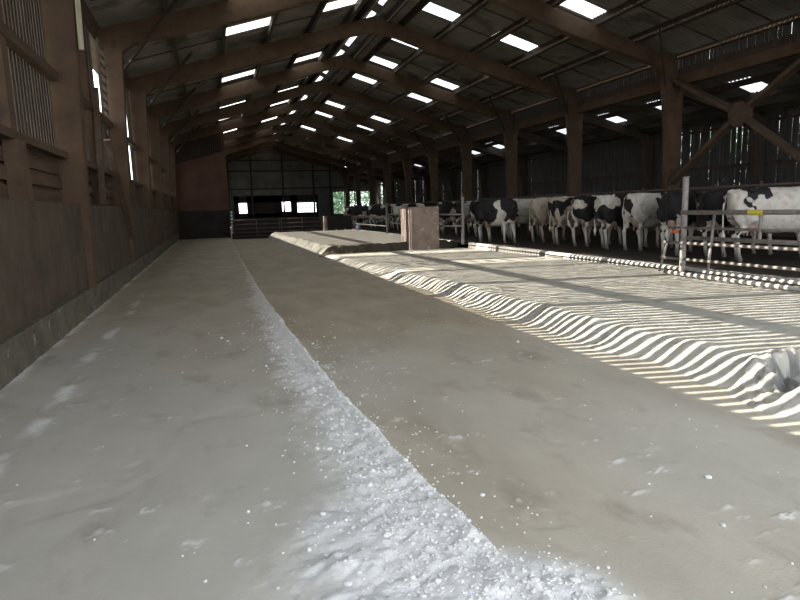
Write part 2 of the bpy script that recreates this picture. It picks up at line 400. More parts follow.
# ------------------------------------------------------------ portal frames
ordn = ['nearest', 'second', 'third', 'fourth', 'fifth', 'sixth', 'seventh', 'eighth', 'ninth', 'tenth', 'eleventh']
for k in range(-2, 11):
    Y = Y0+BAY*k
    if k == -2: Y = -1.1
    if k == -1: Y = 3.2
    if k == 10: Y -= .3
    e = empty('portal_frame', (0, Y, 0))
    ub = lambda x: ROOF(x)-.24
    lf = MB().prism_y([(-2.26,.36),(-1.88,.36),(-1.86,2.0),(-1.72,5.30),(-1.45,5.52),(-1.45,ub(-1.45)),(-2.30,ub(-2.30)),(-2.28,4.0)], -.13, .13)
    lf.build('column', m_frame, e, bevel=.012)
    rf = MB().prism_y([(13.98,.1),(14.42,.1),(14.46,4.9),(14.46,5.9),(13.45,ub(13.45)),(13.45,5.60),(13.76,5.32),(13.98,3.2)], -.14, .14)
    rf.build('column', m_frame, e, bevel=.012)
    MB().prism_y([(-1.46,5.51),(1.5,ub(1.5)-.55),(5.2,ub(5.2)-.46),(5.995,7.62),(5.995,ub(6)),(-1.46,ub(-1.46))], -.12, .12).build('rafter', m_frame, e, bevel=.012)
    MB().prism_y([(13.46,5.59),(10.5,ub(10.5)-.55),(6.8,ub(6.8)-.46),(6.005,7.62),(6.005,ub(6)),(13.46,ub(13.46))], -.12, .12).build('rafter', m_frame, e, bevel=.012)
    # lean-to
    lu = lambda x: LEAN(x)-.20
    MB().prism_y([(14.40,lu(14.4)),(14.40,lu(14.4)-.38),(17.3,lu(17.3)-.30),(17.45,3.7),(17.62,2.2),(17.64,.1),(17.90,.1),(17.92,lu(17.92))], -.11, .11).build('lean_to_frame', m_board, e, bevel=.01)
    # braces from the knees up to the purlins
    for (p, q) in (((-1.70,-.1,4.95),(-.2,-1.5,ROOF(-.2)-.28)), ((13.78,-.1,5.0),(12.3,-1.5,ROOF(12.3)-.28))):
        MB().bar(p, q, .05, .08).build('brace', m_purlin, e)
    if k < -1: lab = 'brown concrete portal frame at the open end behind the camera'
    elif k == -1: lab = 'brown concrete portal frame overhead beside the camera, outside the picture'
    else: lab = 'brown concrete portal frame of columns and rafters, %s from the camera' % ('nearest of those in view' if k == 0 else ordn[k])
    tag(e, lab, 'portal frame', 'portal frames carrying the roof')

# ------------------------------------------------------------ roof
PX = [XC+1.0, 8.35, 9.80, 11.25, 12.65, 14.05]
PXL = [2*XC-x for x in PX]
SKY_Y = [1.4, 5.0, 8.6, 12.3, 15.95, 19.8, 23.4, 26.8, 30.3, 34.0, 37.8, 41.7, 44.8, 48.6, 52.4]
ce = None
def corr(x0, x1, zf, y0, y1, amp=.030, per=.146, lift=0):
    m = MB(); n = max(2, int(round((y1-y0)/per*6))); vs = []
    for i in range(n+1):
        y = y0+(y1-y0)*i/n; c = amp*math.cos(2*math.pi*y/per)
        vs += [(x0, y, zf(x0)+c+lift), (x1, y, zf(x1)+c+lift*.0)]
    m.add(vs, [(2*i, 2*i+2, 2*i+3, 2*i+1) for i in range(n)]); return m
def merge(a, b): a.add(b.v, b.f)
roof = MB(); wn = 1; sky_things = []
def rows(xs_, zf, skycells, hw=.5):
    """corrugated rows between neighbouring purlins, leaving holes for the translucent sheets"""
    for (xa, xb) in zip(xs_[:-1], xs_[1:]):
        cells = skycells.get((xa, xb), [])
        y = YN
        for (c0, c1) in sorted(cells)+[(YF, YF)]:
            if c0 > y: merge(roof, corr(xa, xb, zf, y, c0, lift=.012))
            y = c1
        for (c0, c1) in cells: sky_things.append(corr(xa, xb, zf, c0, c1, lift=.012))
rx = [XC+.27]+PX+[XR+.25]
cells = {(PX[0], PX[1]): [(y-.4, y+.4) for y in SKY_Y], (PX[2], PX[3]): [(y-.4, y+.4) for y in SKY_Y]}
rows(rx, ROOF, cells)
lx = [XC-.27]+PXL+[XL-.75]
cellsl = {(PXL[0], PXL[1]): [(y-.4, y+.4) for y in SKY_Y], (PXL[2], PXL[3]): [(y-.4, y+.4) for y in SKY_Y]}
def rowsl():
    for (xa, xb) in zip(lx[:-1], lx[1:]):
        cs = cellsl.get((xa, xb), []); y = YN
        for (c0, c1) in sorted(cs)+[(YF, YF)]:
            if c0 > y: merge(roof, corr(xa, xb, ROOF, y, c0, lift=.012))
            y = c1
        for (c0, c1) in cs: sky_things.append(corr(xa, xb, ROOF, c0, c1, lift=.012))
rowsl()
LXP = [14.5, 15.5, 16.45, 17.4, 18.45]
LSKY = [7.7, 11.3, 14.95, 18.7, 21.7, 25.35, 28.6, 32.2, 35.8, 39.5, 46.5]
rows(LXP, LEAN, {(15.5, 16.45): [(y-.42, y+.42) for y in LSKY]})
ce = struct(roof.build('ceiling', m_sheet, smooth=True), 'corrugated fibre cement roof sheets')
for m in sky_things:
    struct(m.build('window_%d' % wn, m_sky, smooth=True), 'translucent corrugated roof light sheet'); wn += 1
# ridge capping with open slots beside it
rc = MB()
segs = []; y = YN
for k in range(-3, 10):
    a = Y0+BAY*k+.4; b = a+4.6
    if a > YF-4: break
    rc.prism_y([(5.70, ROOF(5.7)+.03),(6,8.50),(6.30, ROOF(6.3)+.03),(6.30, ROOF(6.3)+.05),(6,8.53),(5.70, ROOF(5.7)+.05)], y, a)
    rc.prism_y([(5.70, ROOF(5.7)+.03),(6,8.50),(6.04,8.50),(6.04,8.53),(6,8.53),(5.70, ROOF(5.7)+.05)], a, b)
    rc.prism_y([(6.20,8.41),(6.30, ROOF(6.3)+.03),(6.30, ROOF(6.3)+.05),(6.20,8.43)], a, b)
    segs.append((a, b)); y = b
rc.prism_y([(5.70, ROOF(5.7)+.03),(6,8.50),(6.30, ROOF(6.3)+.03),(6.30, ROOF(6.3)+.05),(6,8.53),(5.70, ROOF(5.7)+.05)], y, YF)
rc.build('ridge_cap', m_sheet, ce)
for (a, b) in segs:
    s = MB(); s.add([(6.04,a,8.485),(6.20,a,8.41),(6.20,b,8.41),(6.04,b,8.485)], [(0,1,2,3)])
    struct(s.build('window_%d' % wn, m_sky), 'narrow translucent ridge light'); wn += 1
for x in PX[:5]+PXL[:5]+[5.42, 6.48]:
    z = ROOF(x)-.03
    MB().box(x-.045, x+.045, YN, YF, z-.24, z).build('purlin', m_purlin, ce)
for x in LXP[1:4]:
    MB().box(x-.045, x+.045, YN, YF, LEAN(x)-.21, LEAN(x)-.03).build('purlin', m_purlin, ce)
# thin hangers between purlins
h = MB()
for k in range(-2, 10):
    for q in (1.8, 3.6):
        yy = Y0+BAY*k+q
        for (xa, xb) in zip(PX[:-1], PX[1:]): h.bar((xa, yy, ROOF(xa)-.17), (xb, yy, ROOF(xb)-.17), .03, .03)
        for (xa, xb) in zip(PXL[:-1], PXL[1:]): h.bar((xa, yy, ROOF(xa)-.17), (xb, yy, ROOF(xb)-.17), .03, .03)
h.build('sag_bar', m_purlin, ce)

# ------------------------------------------------------------ valley side: clerestory slats, beams
wr = struct(MB().box(14.16, 14.36, YN, YF, 4.98, 5.26).build('wall_clerestory', m_frame), 'eaves beam on the right side of the main roof')
MB().box(14.10, 14.22, YN, YF, 5.78, 5.93).build('top_rail', m_timber, wr)
MB().box(14.20, 14.30, YN, YF, 5.24, 5.50).build('bottom_rail', m_board, wr)
s = MB(); y = YN
while y < YF:
    wd = random.uniform(.11,.13)
    s.bar((14.24, y, 5.40), (14.24, y, 5.92), .02, wd, (0,1,0)); y += wd+random.choice([.006,.010,.014,.020] if y < 22 else [.002,.004,.006])
s.build('slatted_cladding', m_slat_r, wr)
# right outer wall
wrr = struct(MB().box(17.93, 18.15, YN, YF, -.1, 1.3).build('wall_right', m_panel), 'low block wall of the lean-to')
s = MB(); y = YN; q = 0
while y < YF-1.0:
    if q % 2 == 0: s.bar((17.985, y, 1.25), (17.985, y+random.uniform(-.005,.005), LEAN(17.98)), .02, .135, (0,1,0))
    else:
        wd = random.choice([.135, .108, .102, .106]) if y < 21 else (.135 if random.random() < .93 else .11)
        s.bar((18.008, y, 1.25), (18.008, y+random.uniform(-.005,.005), LEAN(18.0)), .02, wd, (0,1,0))
    y += .12; q += 1
s.build('slatted_cladding', m_slat_r, wrr)
MB().box(17.93, 18.0, YN, YF, 2.55, 2.67).build('cladding_rail', m_board, wrr)
MB().box(17.93, 18.0, YN, YF, 3.95, 4.05).build('cladding_rail', m_board, wrr)

# cross brace between the first two right hand columns
e = empty('cross_brace', (14.08, 13.5, 0))
c = Vector((0,0,3.75))
for (dy, dz) in ((2.5, 1.40), (-2.5, 1.40), (2.5, -1.75), (-2.5, -1.75)):
    MB().bar((0, dy*.12, 3.75+dz*.12), (0, dy, 3.75+dz), .12, .27, (1,0,0)).build('arm', m_frame, e, bevel=.01)
hub = MB(); hp = []
for i in range(8):
    t = math.pi/8+i*math.pi/4; hp.append((math.cos(t)*.38, math.sin(t)*.36))
vs = [(-.075, a, 3.75+b) for a, b in hp]+[(.075, a, 3.75+b) for a, b in hp]
hub.add(vs, [tuple(range(8)), tuple(range(15, 7, -1))]+[(i, i+8, (i+1)%8+8, (i+1)%8) for i in range(8)])
hub.build('hub', m_frame, e, bevel=.01)
tag(e, 'brown concrete X-shaped brace with an octagonal hub between right-hand columns', 'brace')

# ------------------------------------------------------------ gable end
wg = MB()
def gp(x0, x1, z0, z1f):
    n = max(1, int((x1-x0)/.076)); v = []
    for i in range(n+1):
        x = x0+(x1-x0)*i/n; yy = YF+.02*math.cos(x/.076*math.pi)
        v += [(x, yy, z0), (x, yy, z1f(x))]
    wg.add(v, [(2*i, 2*i+2, 2*i+3, 2*i+1) for i in range(n)])
gp(XL, 2.8, .0, ROOF); 
gp(2.8, 3.6, .0, lambda x: 1.35); gp(2.8, 3.6, 2.4, ROOF)
gp(3.6, 7.2, 0, ROOF)
gp(7.2, 8.1, 0, lambda x: 1.45); gp(7.2, 8.1, 2.45, ROOF)
gp(8.1, 8.8, 0, ROOF)
gp(8.8, 10.8, 0, lambda x: 1.25); gp(8.8, 10.8, 2.3, ROOF)
gp(10.8, 12.7, 0, ROOF)
gp(12.7, 13.9, 0, lambda x: .95); gp(12.7, 13.9, 3.35, lambda x: ROOF(x) if x < 14.2 else LEAN(x))
gp(13.9, 17.2, 0, lambda x: .95); gp(13.9, 17.2, 3.35, lambda x: ROOF(x) if x < 14.2 else LEAN(x))
gp(17.2, 18.1, 0, LEAN)
gw = struct(wg.build('wall_back', m_gableg), 'grey sheeted gable wall at the far end')
gm = MB()
for z in (3.75, 5.55, 6.65):
    hw = (8.2-z)/.29; gm.box(max(-2, XC-hw), min(14, XC+hw), YF-.16, YF-.04, z, z+.13)
for x in (1.9, 4.2, 7.4, 10.6, 12.4): gm.box(x-.08, x+.08, YF-.2, YF-.04, 0, min(ROOF(x)-.3, 7.6))
gm.build('girt', m_dark, gw)
dk = MB()   # dark boarded band around the windows
dk.box(2.3, 2.8, YF-.09, YF-.05, .9, 3.1); dk.box(3.6, 7.2, YF-.09, YF-.05, .9, 3.1); dk.box(8.1, 8.8, YF-.09, YF-.05, .9, 3.1); dk.box(10.8, 11.0, YF-.09, YF-.05, .9, 3.1)
dk.box(2.3, 11.0, YF-.09, YF-.05, 2.42, 3.1); dk.box(2.3, 11.0, YF-.09, YF-.05, -.0, 1.28)
dk.box(13.9, 14.2, YF-.09, YF-.05, .9, 3.5); dk.box(15.0, 15.15, YF-.09, YF-.05, .9, 3.5); dk.box(12.7, 17.2, YF-.09, YF-.05, 0, 1.0)
dk.build('dark_boarding', m_blackwall, gw)
# window with upright bars (the bluish one)
wb = MB()
for x in np.arange(8.85, 10.8, .15): wb.box(x, x+.08, YF-.05, YF-.02, 1.25, 2.3)
wb.box(8.8, 10.8, YF-.05, YF-.02, 1.74, 1.80)
tag(wb.build('window_grille', m_galv), 'upright bars across the widest low opening in the far gable', 'grille')

# brown cross wall on the left, far
cw = struct(MB().prism_y([(-1.95,1.62),(1.05,1.62),(1.05,ROOF(1.05)-.35),(-1.95,ROOF(-1.95)-.35)], 37.95, 38.2).build('wall_cross', m_redwall), 'red-brown cross wall at the far left')
MB().box(-1.95, 1.05, 37.9, 38.2, -.1, 1.64).build('tarred_base', m_blackwall, cw)
lv = MB()
for i in range(22):
    x = -1.85+i*.125; lv.box(x, x+.07, 37.86, 37.94, ROOF(x)-1.75, ROOF(x)-.72)
lv.bar((-1.9, 37.88, ROOF(-1.9)-.70), (.95, 37.88, ROOF(.95)-.70), .10, .08); lv.bar((-1.9, 37.88, ROOF(-1.9)-1.75), (.95, 37.88, ROOF(.95)-1.75), .10, .08)
lv.build('slatted_vent', m_blackwall, cw)

# ------------------------------------------------------------ details on the left wall
tag(MB().bar((-1.70, 10.62, 4.02), (-1.66, 10.62, 6.0), .075, .035, (0,1,0)).build('wooden_board', m_pale, bevel=.004),
    'pale raw wooden board fixed to the edge of the nearest left column', 'board')
tag(MB().bar((-1.93, 13.9, 3.05), (-1.86, 15.9, 1.0), .05, .13, (1,0,0)).build('timber_prop', m_timber, bevel=.004),
    'long timber prop leaning against the left wall between first and second columns', 'timber prop')
tag(MB().bar((-1.99, 13.0, 1.72), (-1.99, 13.5, 4.0), .06, .11, (1,0,0)).build('timber_upright', m_timber, bevel=.004),
    'upright timber stake behind the leaning prop on the left wall', 'timber stake')
# ladder-like slatted strip, daylight between its rungs
e = empty('ladder', (-2.13, 15.38, 2.95))
for dy in (-.36, .36): MB().bar((0, dy, 0), (0.02, dy+.25, 2.45), .03, .05, (1,0,0)).build('rail', m_board, e)
for i in range(12):
    z = .15+i*.2; MB().bar((0, -.36+.25*z/2.45, z), (0, .36+.25*z/2.45, z), .03, .035).build('rung', m_board, e)
tag(e, 'narrow wooden ladder against the slats with daylight between its rungs', 'ladder')

# ------------------------------------------------------------ block pier
pier = empty('block_pier', (7.03, 20.25, -.08))
pm = MB().box(-.53, .53, -.55, .55, 0, 1.58); pm.build('pier_body', m_pier, pier, bevel=.03)
tag(pier, 'low square rendered block pier at the end of the near sand bed', 'pier')

# ------------------------------------------------------------ fence by the alley
def post(x, y, z0, z1, r, m, lab, cat='post', grp=None):
    o = MB().tube([(0,0,0), (0,0,z1-z0)], r, 12).build('fence_post', m, loc=(x, y, z0)); tag(o, lab, cat, grp); return o
post(8.35, 9.13, .16, 1.90, .055, m_galv, 'thick pale round post at the left end of the near tube gate')
post(8.30, 19.35, .16, 1.80, .05, m_galv, 'tall round post standing right of the block pier')
post(8.30, 28.85, .0, 1.74, .05, m_galv, 'tall round post standing left of the block pier')
post(8.30, 38.8, .0, 1.35, .06, m_pier, 'short round post by the far end of the farther sand bed')
post(6.42, 35.5, -.08, 1.12, .12, m_pier, 'stout concrete post at the right end of the far gates')
g = empty('tube_gate', (8.33, 9.2, 0))
for i, (z, r, ya) in enumerate(((1.25, .042, -.03), (.97, .022, .32), (.79, .038, -.2))):
    MB().tube([(0, ya, z), (0, -4.6, z+.01)], r, 10).build('rail', m_galv, g, smooth=True)
MB().tube([(0, -1.72, .8), (0, -1.72, 1.25)], .028, 8).build('upright', m_galv, g)
MB().tube([(0, -1.50, 1.25), (0, -1.78, 1.25)], .0455, 12).build('yellow_tape', m_yellow, g)
tag(g, 'upper tubes of the near cow gate, fixed to the thick pale post', 'gate')
g = empty('leaning_hurdle', (8.05, 9.2, 0))
MB().tube([(-.05, .02, .72), (0.0, -4.6, .74)], .027, 10).build('rail', m_galv, g, smooth=True)
MB().tube([(-.05, -.02, .43), (0.0, -4.6, .45)], .025, 10).build('rail', m_galv, g, smooth=True)
MB().tube([(-.07, .10, .17), (.16, .10, .95)], .020, 8).build('strut', m_galv, g, smooth=True)
MB().tube([(-.04, -1.02, .17), (.27, -.80, 1.24)], .024, 8).build('strut', m_galv, g, smooth=True)
MB().ball((-.03, .06, .44), .045).build('clamp', m_galv, g, smooth=True)
tag(g, 'low leaning hurdle of two tubes and slanting struts in front of the near gate', 'hurdle')
tag(MB().tube([(7.80, 8.95, .205), (7.78, 7, .20), (7.80, 3.2, .20)], .035, 10).build('ground_pipe', m_kerb, smooth=True), 'pale pipe lying along the bed edge below the near hurdle', 'pipe')
tag(MB().box(-.02, .02, -.09, .09, -.035, .035).build('orange_tag', m_orange, loc=(8.30, 9.32, .90), bevel=.008), 'small orange plastic tag hanging on the near gate by the post', 'tag')
g = empty('tube_gate', (8.30, 19.4, 0))
for z in (1.20, .80): MB().tube([(0, -.05, z), (-.72, 1.0, z)], .032, 8).build('rail', m_galv, g, smooth=True)
tag(g, 'two-rail tube gate between the block pier and the tall post on its right', 'gate')
g = empty('tube_gate', (8.30, 28.8, 0))
for z in (1.18, .78): MB().tube([(0, 0, z), (-.65, -8.0, z)], .032, 8).build('rail', m_galv, g, smooth=True)
tag(g, 'two-rail tube gate running from behind the block pier to the post on its left', 'gate')
g = empty('tube_gate', (8.30, 38.8, 0))
for z in (1.05, .6): MB().tube([(0, 0, z), (0, -9.9, z)], .03, 8).build('rail', m_galv, g, smooth=True)
tag(g, 'farthest two-rail tube gate before the cow alley', 'gate')

# far pair of field gates
def field_gate(x0, x1, y, lab):
    g = empty('field_gate', ((x0+x1)/2, y, 0)); hw = (x1-x0)/2
    for z in (.12, .34, .56, .80, 1.05): MB().tube([(-hw, 0, z), (hw, 0, z)], .022, 8).build('rail', m_rust, g, smooth=True)
    for x in (-hw, 0, hw): MB().tube([(x, 0, .05), (x, 0, 1.1)], .028, 8).build('upright', m_rust, g, smooth=True)
    tag(g, lab, 'gate')
field_gate(1.15, 3.75, 35.6, 'left rusty five-bar gate across the far end of the lanes')
field_gate(3.85, 6.25, 35.6, 'right rusty five-bar gate across the far end of the lanes')
tag(MB().box(1.1, 6.35, 36.3, 36.42, -.08, .95).build('board_barrier', m_blackwall), 'dark solid board barrier behind the far field gates', 'barrier')
tag(MB().box(6.55, 8.2, 36.3, 36.42, -.08, 1.1).build('board_barrier', m_blackwall), 'dark solid board panel right of the stout concrete post', 'barrier')
e = empty('marker_strip', (1.12, 36.1, .3))  # made-up strip; its pale patches stand in for daylight through a gap
for i in range(7): MB().box(-.06, .06, -.01, .01, i*.19, i*.19+.12).build('pale_patch', m_daylight, e)
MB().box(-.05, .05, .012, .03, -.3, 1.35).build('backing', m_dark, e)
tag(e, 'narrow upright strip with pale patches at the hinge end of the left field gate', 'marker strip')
for i, (x, y) in enumerate(((7.05, 35.5), (7.55, 35.3), (8.9, 37.6))):  # added blue-white lumps standing in for low daylight at the far end
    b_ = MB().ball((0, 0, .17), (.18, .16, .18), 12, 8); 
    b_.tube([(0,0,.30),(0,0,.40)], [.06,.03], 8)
    tag(b_.build('feed_sack', m_low_daylight, smooth=True, loc=(x, y, -.07 if x < 8 else .17)), ['small blue and white sack at the foot of the dark panel', 'second blue and white sack, right of the first by the dark panel', 'blue and white sack on the alley floor beyond the far gate'][i], 'sack', 'sacks at the far end')

# ------------------------------------------------------------ feed barrier
fb = empty('feed_barrier', (13.15, 0, .16))
MB().tube([(0, 4, 1.62), (0, 62, 1.62)], .032, 8).build('top_rail', m_rust, fb, smooth=True)
MB().tube([(0, 4, 1.50), (0, 62, 1.50)], .025, 8).build('middle_rail', m_rust, fb, smooth=True)
MB().tube([(0, 4, .55), (0, 62, .55)], .032, 8).build('bottom_rail', m_rust, fb, smooth=True)
for i in range(40):
    y = 4.6+i*1.45
    MB().tube([(0, y, 0), (0, y, 1.72)], [.035, .035], 8).build('post', m_rust, fb)
for i in range(76):
    y = 4.9+i*.75
    MB().tube([(0, y, .55), (0, y+.10, 1.5)], .016, 6).build('upright', m_rust, fb)
tag(fb, 'long galvanised feed barrier that the cows stand facing', 'feed barrier')

# ------------------------------------------------------------ cows
def loft(m, rings, n=20, ex=2.4, axis=None):
    """rings: centre, right-vector scale (half width along y), half height, tilt direction"""
    vs = []; fs = []
    for i, (x, y, z, hw, hh, pitch) in enumerate(rings):
        for k in range(n):
            t = 2*math.pi*k/n; c_, s_ = math.cos(t), math.sin(t)
            a = math.copysign(abs(c_)**(2/ex), c_)*hw; b = math.copysign(abs(s_)**(2/ex), s_)*hh
            if s_ < 0: a *= (1-.12*abs(s_))
            vs.append((x-math.sin(pitch[0])*b-math.sin(pitch[1])*a, y+math.cos(pitch[1])*a, z+math.cos(pitch[0])*b))
    for i in range(len(rings)-1):
        for k in range(n): fs.append((i*n+k, i*n+(k+1)%n, (i+1)*n+(k+1)%n, (i+1)*n+k))
    L = (len(rings)-1)*n; fs += [tuple(range(n))[::-1], tuple(range(L, L+n))]
    m.add(vs, fs)
def cow_meshes(pose, step):
    """pose: neck/head path; step: fore/aft shift of the four legs"""
    m = MB()
    P = (0, 0)
    body = [(-.86,0,1.19,.08,.10,P),(-.83,0,1.17,.15,.19,P),(-.76,0,1.13,.215,.27,P),(-.62,0,1.10,.265,.335,P),(-.45,0,1.07,.285,.375,P),(-.25,0,1.03,.305,.41,P),
            (0,0,1.005,.345,.43,P),(.25,0,.995,.345,.435,P),(.48,0,1.01,.29,.42,P),(.66,0,1.04,.235,.37,P),(.80,0,1.09,.17,.29,P),(.88,0,1.12,.11,.21,P)]
    loft(m, body, 24, 2.7)
    loft(m, pose['neck'], 16, 2.1)
    loft(m, pose['head'], 16, 2.3)
    # hip and pin bones, withers, brisket, shoulder blades
    for s in (-1, 1):
        m.ball((-.50, s*.235, 1.39), (.09,.055,.055)); m.ball((-.80, s*.11, 1.30), (.06,.045,.05))
        m.ball((.52, s*.20, 1.05), (.17,.09,.30))
        m.ball((-.60, s*.17, .98), (.24,.11,.30))
    m.ball((.58, 0, 1.40), (.18,.07,.055)); m.ball((-.80, 0, 1.37), (.09,.045,.05))
    m.ball((.72, 0, .78), (.14,.11,.14)); m.ball((0, 0, .66), (.42,.22,.12))
    hs, fs_ = step[:2], step[2:]
    for s, d in zip((-1, 1), hs):
        m.tube([(-.60,s*.17,1.02),(-.50+d*.3,s*.185,.80),(-.62+d*.6,s*.175,.62),(-.735+d*.8,s*.165,.50),(-.70+d,s*.165,.32),(-.685+d,s*.165,.15),(-.66+d,s*.165,.07),(-.645+d,s*.165,.0)],
               [.17,.145,.085,.058,.043,.045,.05,.062], 12)
    for s, d in zip((-1, 1), fs_):
        m.tube([(.54,s*.18,.95),(.50,s*.18,.72),(.53+d*.5,s*.165,.56),(.55+d*.6,s*.165,.42),(.54+d,s*.165,.28),(.54+d,s*.165,.13),(.565+d,s*.165,.06),(.575+d,s*.165,.0)],
               [.13,.10,.068,.056,.040,.042,.047,.058], 12)
    me = bpy.data.meshes.new('cow_cage'); me.from_pydata(m.v, [], m.f)
    bm = bmesh.new(); bm.from_mesh(me); bmesh.ops.recalc_face_normals(bm, faces=bm.faces); bm.to_mesh(me); bm.free()
    o = bpy.data.objects.new('cow_cage', me); COL.objects.link(o)
    r = o.modifiers.new('r', 'REMESH'); r.mode = 'VOXEL'; r.voxel_size = .020
    s = o.modifiers.new('s', 'SMOOTH'); s.iterations = 7; s.factor = .5
    dg = bpy.context.evaluated_depsgraph_get(); dg.update()
    res = bpy.data.meshes.new_from_object(o.evaluated_get(dg)); res.name = 'cow_body'
    bpy.data.objects.remove(o); bpy.data.meshes.remove(me)
    res.shade_smooth(); return res
H = math.radians
def pose_fwd():
    return {'neck': [(.70,0,1.12,.17,.27,(0,0)),(.85,0,1.17,.125,.22,(H(15),0)),(1.02,0,1.24,.095,.165,(H(20),0)),(1.18,0,1.31,.085,.135,(H(22),0)),(1.28,0,1.34,.085,.12,(H(15),0))],
            'head': [(1.20,0,1.37,.07,.10,(H(-10),0)),(1.28,0,1.36,.105,.13,(H(-20),0)),(1.38,0,1.31,.10,.125,(H(-30),0)),(1.50,0,1.23,.075,.095,(H(-35),0)),(1.62,0,1.15,.06,.075,(H(-35),0)),(1.70,0,1.10,.065,.068,(H(-35),0)),(1.74,0,1.075,.045,.045,(H(-35),0))],
            'poll': (1.25,0,1.42), 'dir': 0}
def pose_down():
    return {'neck': [(.68,0,1.10,.17,.27,(0,0)),(.84,0,1.05,.125,.21,(H(-15),0)),(1.00,0,.96,.095,.16,(H(-35),0)),(1.13,0,.84,.085,.13,(H(-45),0)),(1.2,0,.76,.085,.12,(H(-50),0))],
            'head': [(1.14,0,.82,.07,.10,(H(-50),0)),(1.21,0,.76,.105,.13,(H(-60),0)),(1.27,0,.67,.10,.125,(H(-68),0)),(1.31,0,.55,.075,.095,(H(-72),0)),(1.34,0,.43,.06,.075,(H(-75),0)),(1.35,0,.35,.06,.065,(H(-75),0)),(1.36,0,.31,.045,.045,(H(-75),0))],
            'poll': (1.22,0,.84), 'dir': 0}
def pose_turn():   # head low and swung to the cow's right
    return {'neck': [(.70,0,1.10,.17,.26,(0,0)),(.84,-.04,1.10,.13,.21,(0,H(-20))),(.96,-.12,1.07,.10,.165,(0,H(-40))),(1.05,-.24,1.03,.09,.135,(0,H(-60))),(1.08,-.33,1.0,.085,.12,(0,H(-75)))],
            'head': [(1.06,-.26,1.05,.07,.10,(0,H(-70))),(1.09,-.34,1.03,.105,.13,(0,H(-75))),(1.11,-.44,.97,.10,.12,(0,H(-80))),(1.12,-.54,.88,.075,.095,(0,H(-82))),(1.13,-.63,.79,.06,.075,(0,H(-84))),(1.13,-.68,.74,.06,.066,(0,H(-85))),(1.13,-.71,.71,.045,.045,(0,H(-85)))],
            'poll': (1.07,-.29,1.11), 'dir': -90}
def cow_mat(i, thr, scale, cream, seed):
    m = bpy.data.materials.new('cow_coat'); m.use_nodes = True; nt = m.node_tree; N = nt.nodes; L = nt.links
    b = N['Principled BSDF']; b.inputs['Roughness'].default_value = .75; b.inputs['Specular IOR Level'].default_value = .3
    tc = N.new('ShaderNodeTexCoord'); mp = N.new('ShaderNodeMapping'); mp.inputs['Location'].default_value = seed
    L.new(tc.outputs['Object'], mp.inputs[0])
    n = N.new('ShaderNodeTexNoise'); n.inputs['Scale'].default_value = scale; n.inputs['Detail'].default_value = 2.5; n.inputs['Roughness'].default_value = .42
    L.new(mp.outputs[0], n.inputs['Vector'])
    sp = N.new('ShaderNodeSeparateXYZ'); L.new(tc.outputs['Object'], sp.inputs[0])
    leg = N.new('ShaderNodeMapRange'); leg.inputs['From Min'].default_value = .5; leg.inputs['From Max'].default_value = .85
    leg.inputs['To Min'].default_value = -.35; leg.inputs['To Max'].default_value = 0
    L.new(sp.outputs['Z'], leg.inputs[0])
    ad = N.new('ShaderNodeMath'); ad.operation = 'ADD'; L.new(n.outputs['Fac'], ad.inputs[0]); L.new(leg.outputs[0], ad.inputs[1])
    r = N.new('ShaderNodeValToRGB'); r.color_ramp.elements[0].position = thr; r.color_ramp.elements[1].position = thr+.012
    r.color_ramp.elements[0].color = (*cream, 1); r.color_ramp.elements[1].color = (.017,.016,.018,1)
    L.new(ad.outputs[0], r.inputs[0])
    # dirt on hooves and lower legs
    d = N.new('ShaderNodeMapRange'); d.inputs['From Min'].default_value = .30; d.inputs['From Max'].default_value = .05
    L.new(sp.outputs['Z'], d.inputs[0])
    n2 = N.new('ShaderNodeTexNoise'); n2.inputs['Scale'].default_value = 9; L.new(tc.outputs['Object'], n2.inputs['Vector'])
    ml = N.new('ShaderNodeMath'); ml.operation = 'MULTIPLY'; L.new(d.outputs[0], ml.inputs[0]); ml.inputs[1].default_value = .85
    mx = N.new('ShaderNodeMixRGB'); L.new(ml.outputs[0], mx.inputs[0]); L.new(r.outputs[0], mx.inputs[1]); mx.inputs[2].default_value = (.07,.05,.035,1)
    r3 = N.new('ShaderNodeValToRGB'); r3.color_ramp.elements[0].position = .45; r3.color_ramp.elements[1].position = .75
    r3.color_ramp.elements[0].color = (1,1,1,1); r3.color_ramp.elements[1].color = (.72,.62,.50,1); L.new(n2.outputs['Fac'], r3.inputs[0])
    m3 = N.new('ShaderNodeMixRGB'); m3.blend_type = 'MULTIPLY'; m3.inputs[0].default_value = .8
    L.new(mx.outputs[0], m3.inputs[1]); L.new(r3.outputs[0], m3.inputs[2]); L.new(m3.outputs[0], b.inputs['Base Color'])
    return m
steps = [(.0,.10,.0,.12), (.14,-.04,.10,-.03), (-.05,.08,-.06,.10)]
variants = [(pose_fwd(), steps[0]), (pose_fwd(), steps[1]), (pose_down(), steps[2]), (pose_down(), steps[1]), (pose_turn(), steps[0])]
tails = [[(-.86,0,1.36),(-.93,0,1.28),(-.95,.01,1.0),(-.94,.01,.70),(-.93,.0,.50),(-.93,0,.36)],
         [(-.86,0,1.36),(-.94,.02,1.28),(-.97,.09,1.05),(-.98,.16,.85),(-.97,.10,.66),(-.95,.02,.55)],
         [(-.86,0,1.36),(-.93,-.01,1.27),(-.96,-.07,1.0),(-.95,-.10,.72),(-.93,-.08,.52),(-.93,-.07,.40)]]
protos = []
white = (.60,.57,.52)
tmp_mat = m_kerb
